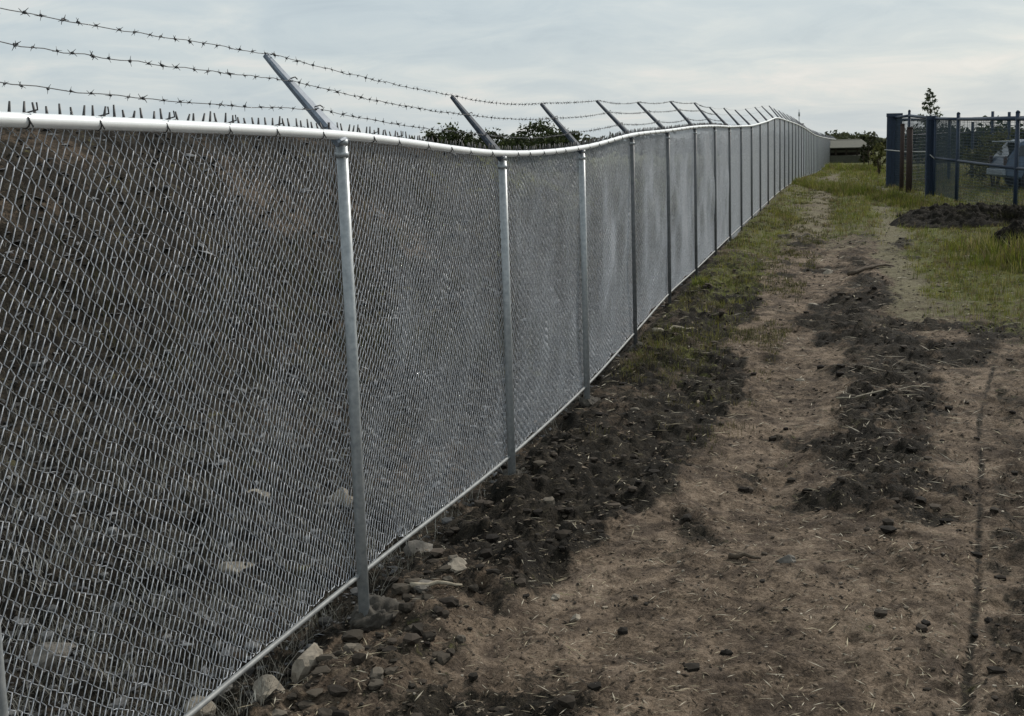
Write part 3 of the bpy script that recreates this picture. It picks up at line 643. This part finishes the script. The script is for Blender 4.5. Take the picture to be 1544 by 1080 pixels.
for i in range(len(fpts) - 1):
    a, b = fpts[i], fpts[i + 1]
    mb = MB(); mb.tube([ep(a[0], a[1], topz(i)), ep(b[0], b[1], topz(i + 1))], .045, 8); mb.build('top_rail', MT['blue'], enc)
    if i >= 2:
        mb = MB(); mb.tube([ep(a[0], a[1], a[2] + 1.1), ep(b[0], b[1], b[2] + 1.1)], .035, 8); mb.build('mid_rail', MT['blue'], enc)
def net(a, b, za, zb, ta, tb, name='mesh_panel', sp=.075, r=.0042):
    P = []; L = math.hypot(b[0] - a[0], b[1] - a[1]); n = int(L / sp); mb = MB()
    def quadbar(p, q):
        mb.tube([p, q], r, 3, False)
    for k in range(1, n):
        q = k / n; x, y = a[0] + (b[0] - a[0]) * q, a[1] + (b[1] - a[1]) * q; quadbar(ep(x, y, za + (zb - za) * q + .05), ep(x, y, ta + (tb - ta) * q))
    m = int(2.2 / sp)
    for k in range(m + 1):
        q = k / m; quadbar(ep(a[0], a[1], za + .05 + (ta - za - .05) * q), ep(b[0], b[1], zb + .05 + (tb - zb - .05) * q))
    o = mb.build(name, MT['bluenet'], enc, smooth=False); tag(o, kind='stuff'); return o
for i in range(len(fpts) - 1):
    a, b = fpts[i], fpts[i + 1]; net(a, b, a[2], b[2], topz(i), topz(i + 1), sp=.04 if i == 2 else .075)
# narrow solid blue leaves at the corner posts
def leaf_panel(px0, px1, ty, by, d):
    p0, p1, q0 = at(px0, by, d), at(px1, by, d), at(px0, ty, d); w_ = (p1 - p0).length; cxm = (p0 + p1) / 2; g = gz1(cxm.x, cxm.y, False)
    mb = MB(); n = max(3, int(w_ / .12))
    mb.box(ep(cxm.x, cxm.y, (g + q0.z) / 2), (w_ - .04, .03, q0.z - g - .06)); o = mb.build('door_leaf', MT['blue'], enc, False)
    f = MB()
    for xx in (-w_ / 2, w_ / 2): f.box(ep(cxm.x + xx, cxm.y, (g + q0.z) / 2), (.05, .07, q0.z - g))
    f.box(ep(cxm.x, cxm.y, q0.z - .02), (w_ + .08, .09, .12)); f.build('frame', MT['blue'], o, False, .006)
    for k in range(1, n):
        rb = MB(); rb.box(ep(cxm.x - w_ / 2 + w_ * k / n, cxm.y - .02, (g + q0.z) / 2), (.02, .02, q0.z - g - .1))
        rb.build('rib', MT['blue'], o, False)
leaf_panel(1337, 1357, 173, 277, 40.5); leaf_panel(1396, 1408, 177, 299, 35.1)
mb = MB(); A_ = at(1334, 226, 40.8); B_ = at(1397, 229, 35.2); C_ = at(1410, 240, 34.9)
mb.tube([ep(*A_), ep(*(A_.lerp(B_, .5) - Vector((0, 0, .03)))), ep(*B_), ep(*C_)], .018, 6); mb.build('rope', MT['rope'], enc)
back = [(1346, 176, 268, 41.0), (1432, 182, 255, 47.), (1467, 184, 250, 48.), (1497, 168, 250, 46.), (1522, 169, 250, 44.), (1600, 170, 255, 42.)]
bp = []
for px, ty, by, d in back:
    tp = at(px, ty, d); g = gz1(tp.x, tp.y, False); bp.append((tp.x, tp.y, g, tp.z))
    mb = MB(); mb.tube([ep(tp.x, tp.y, g - .1), ep(tp.x, tp.y, tp.z)], .06, 8); mb.build('post', MT['blue'], enc)
for a, b in zip(bp[:-1], bp[1:]):
    za, zb = at(1440, 179, a[1]).z, at(1440, 179, b[1]).z
    mb = MB(); mb.tube([ep(a[0], a[1], za), ep(b[0], b[1], zb)], .045, 8); mb.build('top_rail', MT['blue'], enc)
    mb = MB(); mb.tube([ep(a[0], a[1], za - .55), ep(b[0], b[1], zb - .55)], .02, 6); mb.build('wire', MT['blue'], enc)
    net(a, b, a[2], b[2], za - .05, zb - .05, sp=.12, r=.006)
for px, ty, d, r, lab in ((1361, 189, 38., .07, 'thin rusty pole nearest the left corner of the blue enclosure'), (1372, 194, 36.9, .095, 'thick rusty brown pole inside the blue enclosure corner')):
    tp = at(px, ty, d); g = gz1(tp.x, tp.y, False); mb = MB(); mb.tube([(0, 0, -.2), (0, 0, tp.z - g)], r, 10); mb.tube([(0, 0, tp.z - g), (0, 0, tp.z - g + .05)], [r * 1.1, r * .9], 10)
    o = mb.build('rusty_pole', MT['rust']); o.location = (tp.x, tp.y, g); tag(o, lab, 'pole', 'rusty poles')

# ------------------------------------------------------------------ parked vehicle inside the enclosure
def vehicle():
    c = at(1519, 292, 37.0); g = gz1(c.x + 2, c.y, False); root = empty('parked_car', (c.x + 2.2, c.y + .6, g)); 
    tag(root, 'pale silver blue estate car parked on the grass behind the blue mesh', 'car')
    Lh, Wd = 2.2, .88
    prof = [(-2.2, .42), (-2.22, .75), (-2.12, 1.0), (-1.78, 1.45), (-1.55, 1.56), (.1, 1.58), (.35, 1.5), (1.0, 1.08), (1.95, .98), (2.18, .8), (2.2, .42), (1.75, .34), (-1.75, .34)]
    ins = [0, 0, .02, .14, .18, .18, .16, .05, .03, .02, 0, 0, 0]
    n = len(prof); vs = [(x, -Wd + i_, z) for (x, z), i_ in zip(prof, ins)] + [(x, Wd - i_, z) for (x, z), i_ in zip(prof, ins)]
    fs = [tuple(range(n)), tuple(range(2 * n - 1, n - 1, -1))] + [(i, i + n, (i + 1) % n + n, (i + 1) % n) for i in range(n)]
    mb = MB(); mb.add(vs, fs); body = mb.build('body', MT['carpaint'], root, False, .05)
    # glass: rear window, side windows, windscreen
    mb = MB(); mb.add([(-2.135, -.72, 1.03), (-2.135, .72, 1.03), (-1.81, .62, 1.43), (-1.81, -.62, 1.43)], [(0, 1, 2, 3)]); mb.build('rear_window', MT['glass'], root, False)
    mb = MB(); mb.add([(.40, -.64, 1.46), (.40, .64, 1.46), (.98, .74, 1.12), (.98, -.74, 1.12)], [(0, 1, 2, 3)]); mb.build('windscreen', MT['glass'], root, False)
    for s in (-1, 1):
        for x0, x1, x2, x3 in ((-1.95, -1.1, -1.1, -1.68), (-1.0, -.1, -.1, -1.0), (0, .9, .28, 0)):
            mb = MB(); mb.add([(x0, s * .862, 1.06), (x1, s * .858, 1.06), (x2, s * .722, 1.46), (x3, s * .722, 1.46)], [(0, 1, 2, 3)]); mb.build('side_window', MT['glass'], root, False)
    for x_ in (-1.4, 1.4):
        for s in (-1, 1):
            mb = MB(); mb.tube([(x_, s * .9, .33), (x_, s * .70, .33)], .33, 20); wh = mb.build('wheel', MT['tyre'], root)
            mb = MB(); mb.tube([(x_, s * .91, .33), (x_, s * .88, .33)], .2, 12); mb.build('rim', MT['galv'], wh)
    mb = MB(); mb.box((-2.25, 0, .55), (.12, 1.7, .2)); mb.build('bumper', MT['white'], root, False, .03)
    mb = MB(); mb.box((2.24, 0, .5), (.1, 1.7, .2)); mb.build('bumper', MT['carpaint'], root, False, .03)
    for s in (-1, 1):
        mb = MB(); mb.box((-2.2, s * .76, .9), (.08, .16, .3)); mb.build('tail_light', MT['red'], root, False, .02)
        mb = MB(); mb.box((2.14, s * .68, .78), (.1, .3, .14)); mb.build('headlight', MT['white'], root, False, .02)
    mb = MB(); mb.box((-1.98, 0, 1.5), (.5, 1.2, .04)); mb.build('spoiler', MT['white'], root, False, .01)
    root.rotation_euler.z = R_(-6)
vehicle()

# ------------------------------------------------------------------ trees and shrubs
LG = [(.045, .06, .02), (.03, .042, .015), (.065, .08, .028), (.022, .03, .012)]
def plant(name, loc, h, rad, label, cat, shape='bush', nleaf=2600, ls=.07, cols=LG, trunk_r=.05, group=None, seed=0):
    g = gz1(loc[0], loc[1], False); root = empty(name, (loc[0], loc[1], g)); tag(root, label, cat, group)
    r = np.random.default_rng(seed + 100); limbs = MB(); tips = []
    if shape == 'conifer':
        limbs.tube([(0, 0, -.1), (.03, 0, h * .5), (0, .02, h)], [trunk_r, trunk_r * .6, .01], 6)
        nb = 46
        for k in range(nb):
            q = .12 + .86 * k / nb; L = rad * (1 - q) ** .75 * r.uniform(.55, 1.25) + .08; a = k * 2.4 + r.uniform(-.4, .4)
            z0 = h * q; e = (math.cos(a) * L, math.sin(a) * L, z0 + L * r.uniform(.15, .55)); limbs.tube([(0, 0, z0), (e[0] * .5, e[1] * .5, z0 + (e[2] - z0) * .35), e], [.018, .012, .005], 4)
            for m in range(4): s = .35 + .65 * (m + 1) / 4; tips.append((e[0] * s, e[1] * s, z0 + (e[2] - z0) * s, .05 + L * .10))
    else:
        ns = 5 if shape == 'bush' else 1
        for s_ in range(ns):
            a = r.uniform(0, 6.28); bx, by = math.cos(a) * rad * .1 * (ns > 1), math.sin(a) * rad * .1 * (ns > 1)
            top = (math.cos(a) * rad * .35 * (ns > 1), math.sin(a) * rad * .35 * (ns > 1), h * r.uniform(.5, .7))
            limbs.tube([(bx, by, -.1), ((bx + top[0]) / 2, (by + top[1]) / 2, top[2] * .5), top], [trunk_r, trunk_r * .75, trunk_r * .45], 6)
            for k in range(7 if ns > 1 else 20):
                b_ = r.uniform(0, 6.28); q = r.uniform(.35, 1); sp = rad * r.uniform(.4, .95); st = [top[m] * q for m in range(3)]
                z1 = min(h * .97, max(h * .22, st[2] + r.uniform(-.05, .5) * h)); lim = math.sqrt(max(.08, 1 - ((z1 - h * .45) / (h * .56)) ** 2)); e = (math.cos(b_) * sp * lim, math.sin(b_) * sp * lim, z1)
                limbs.tube([st, [(st[m] + e[m]) / 2 + r.uniform(-.05, .05) for m in range(3)], e], [trunk_r * .4, trunk_r * .25, .006], 4)
                tips.append((*e, rad * r.uniform(.16, .34)))
    limbs.build('trunk' if cat == 'tree' else 'stems', MT['bark'], root)
    tp = np.array(tips); ii = r.integers(0, len(tp), nleaf); cshade = r.uniform(.6, 1.35, len(tp))
    c = tp[ii, :3] + r.normal(size=(nleaf, 3)) * tp[ii, 3:4] * np.array([.55, .55, .45]); c[:, 2] = np.maximum(c[:, 2], .05)
    a = r.normal(size=(nleaf, 3)); a /= np.linalg.norm(a, axis=1, keepdims=True); b = np.cross(a, r.normal(size=(nleaf, 3))); b /= np.linalg.norm(b, axis=1, keepdims=True)
    s = (ls * r.uniform(.5, 1.3, nleaf))[:, None]
    V = np.stack([c - a * s, c + b * s * .45, c + a * s, c - b * s * .45], 1).reshape(-1, 3); Fc = np.arange(nleaf * 4).reshape(-1, 4)
    C = np.array(cols)[r.integers(0, len(cols), nleaf)] * cshade[ii][:, None]
    npmesh('crown', V, Fc, MT['leaf'], root, smooth=False, tint=np.repeat(C, 4, 0)); return root
def P_at(px, d): p = at(px, 215, d); return (p.x, p.y)
def h_at(px, ty, d): p = at(px, ty, d); return p.z - gz1(p.x, p.y, False)
plant('young_tree', P_at(1401, 50), h_at(1402, 134, 50), .85, 'young pointed tree rising behind the blue enclosure', 'tree', 'conifer', 2400, .055, [(.09, .11, .06), (.065, .085, .045)], .05, seed=1)
sh = [(690, 193, 46, 1.15, 'round green shrub above the rail left of the second arm'), (655, 200, 48, .8, 'small shrub at the left end of the greenery above the rail'),
      (738, 204, 47, .9, 'low shrub behind the foot of the second arm'), (812, 189, 44, 1.15, 'tallest dark shrub above the rail dip, between second and third arm'),
      (775, 207, 50, .8, 'low shrub between the two taller shrubs above the rail'), (856, 203, 48, .8, 'low shrub right of the tallest dark shrub')]
for i, (px, ty, d, rad, lab) in enumerate(sh):
    plant('shrub', P_at(px, d), h_at(px, ty, d), rad, lab, 'shrub', 'bush', 3200, .085, LG, .04, 'shrubs behind the long fence', 10 + i)
sh2 = [(1312, 207, 80, .42, 'dark bush at the end of the track beside the low shed'), (1303, 218, 84, .32, 'smaller dark bush left of the one ending the track'), (1327, 217, 60, .42, 'thin olive bush left of the blue enclosure')]
for i, (px, ty, d, rad, lab) in enumerate(sh2):
    plant('bush', P_at(px, d), h_at(px, ty, d), rad, lab, 'bush', 'bush', 1500, .06, [(.10, .10, .03), (.13, .13, .04), (.06, .065, .022)] if i == 2 else [(.03, .035, .012), (.045, .05, .018), (.018, .02, .01)], .03, 'bushes at the far end of the track', 30 + i)
i = 0
for px in np.arange(1384, 1640, 13):
    i += 1; d = 95 + 30 * random.random(); ty = 199 + 5 * random.random() - (5 if 1475 < px < 1500 else 0)
    plant('distant_tree', P_at(px + random.uniform(-4, 4), d), h_at(px, ty, d), 2.2 + random.random(), 'dark green tree in the distant hedge line behind the blue enclosure', 'tree', 'tree', 1500, .26, LG, .14, 'distant hedge line trees', 60 + i)
for px in np.arange(1255, 1320, 9):
    i += 1; d = 170 + 20 * random.random(); plant('distant_bush', P_at(px, d), h_at(px, 204 + 3 * random.random(), d), 2.6, 'dull green tree top showing over the low shed at the end of the track', 'tree', 'tree', 700, .4, [(.06, .07, .035), (.08, .085, .045)], .14, 'tree tops beyond the shed', 60 + i)
for px in np.arange(-60, 1250, 42):   # far scrub on the horizon behind the fence
    i += 1; d = 150 + 60 * random.random(); hy = 219 - .02 * (px - 772)
    plant('horizon_bush', P_at(px, d), h_at(px, hy - 3 - 5 * random.random(), d), 4.5, 'far bush on the horizon behind the long fence', 'bush', 'tree', 500, .5, [(.05, .055, .03), (.035, .04, .022)], .2, 'far bushes behind the long fence', 60 + i)
# leafy plant inside the enclosure
plant('sapling', P_at(1500, 40), h_at(1500, 205, 40), 1.0, 'leafy olive bush standing left of the parked car', 'bush', 'bush', 2600, .06, [(.10, .10, .035), (.07, .075, .028)], .03, seed=44)

# ------------------------------------------------------------------ low open shed at the far end, masts
c = at(1277, 240, 112.); g = gz1(c.x, c.y, False); shed = empty('farm_shed', (c.x, c.y, g)); tag(shed, 'long low shed with tan roof and dark open bays where the track ends', 'shed')
W0 = 3.2; top = at(1290, 210, 112.).z - g
mb = MB(); mb.box((0, 1.5, .35), (W0 * 1.3, 3, .7)); mb.build('plinth', MT['shedwall'], shed, False)
mb = MB(); mb.box((0, 2.9, top / 2), (W0 * 1.3, .12, top - .1)); mb.build('back_wall', MT['darkwood'], shed, False)
mb = MB(); mb.box((0, .35, top * .5), (W0 * 1.3 - .05, .16, .22)); mb.build('rail', MT['shedwall'], shed, False)
for xx in np.linspace(-W0 * .62, W0 * .62, 5): mb = MB(); mb.box((xx, .2, (top - .78) / 2), (.14, .14, top - .78)); mb.build('support', MT['darkwood'], shed, False)
mb = MB(); mb.add([(-W0 * .7, -.3, top - .75), (W0 * .7, -.3, top - .75), (W0 * .7, 3.2, top), (-W0 * .7, 3.2, top), (-W0 * .7, -.3, top - .83), (W0 * .7, -.3, top - .83), (W0 * .7, 3.2, top - .08), (-W0 * .7, 3.2, top - .08)], [(0, 1, 2, 3), (7, 6, 5, 4), (0, 4, 5, 1), (2, 6, 7, 3), (1, 5, 6, 2), (3, 7, 4, 0)])
mb.build('roof', MT['tan'], shed, False)
for px, ty, d, r, lab in ((1205, 165, 150., .09, 'taller thin mast on the horizon beyond the fence'), (1194, 176, 150., .06, 'shorter thin mast left of the taller one')):
    tp = at(px, ty, d); g = gz1(tp.x, tp.y, False); mb = MB(); mb.tube([(0, 0, -.3), (0, 0, tp.z - g)], [r, r * .5], 6); mb.box((0, 0, (tp.z - g) * .9), (.18, .18, .5)); o = mb.build('mast', MT['galv']); o.location = (tp.x, tp.y, g); tag(o, lab, 'mast', 'horizon masts')
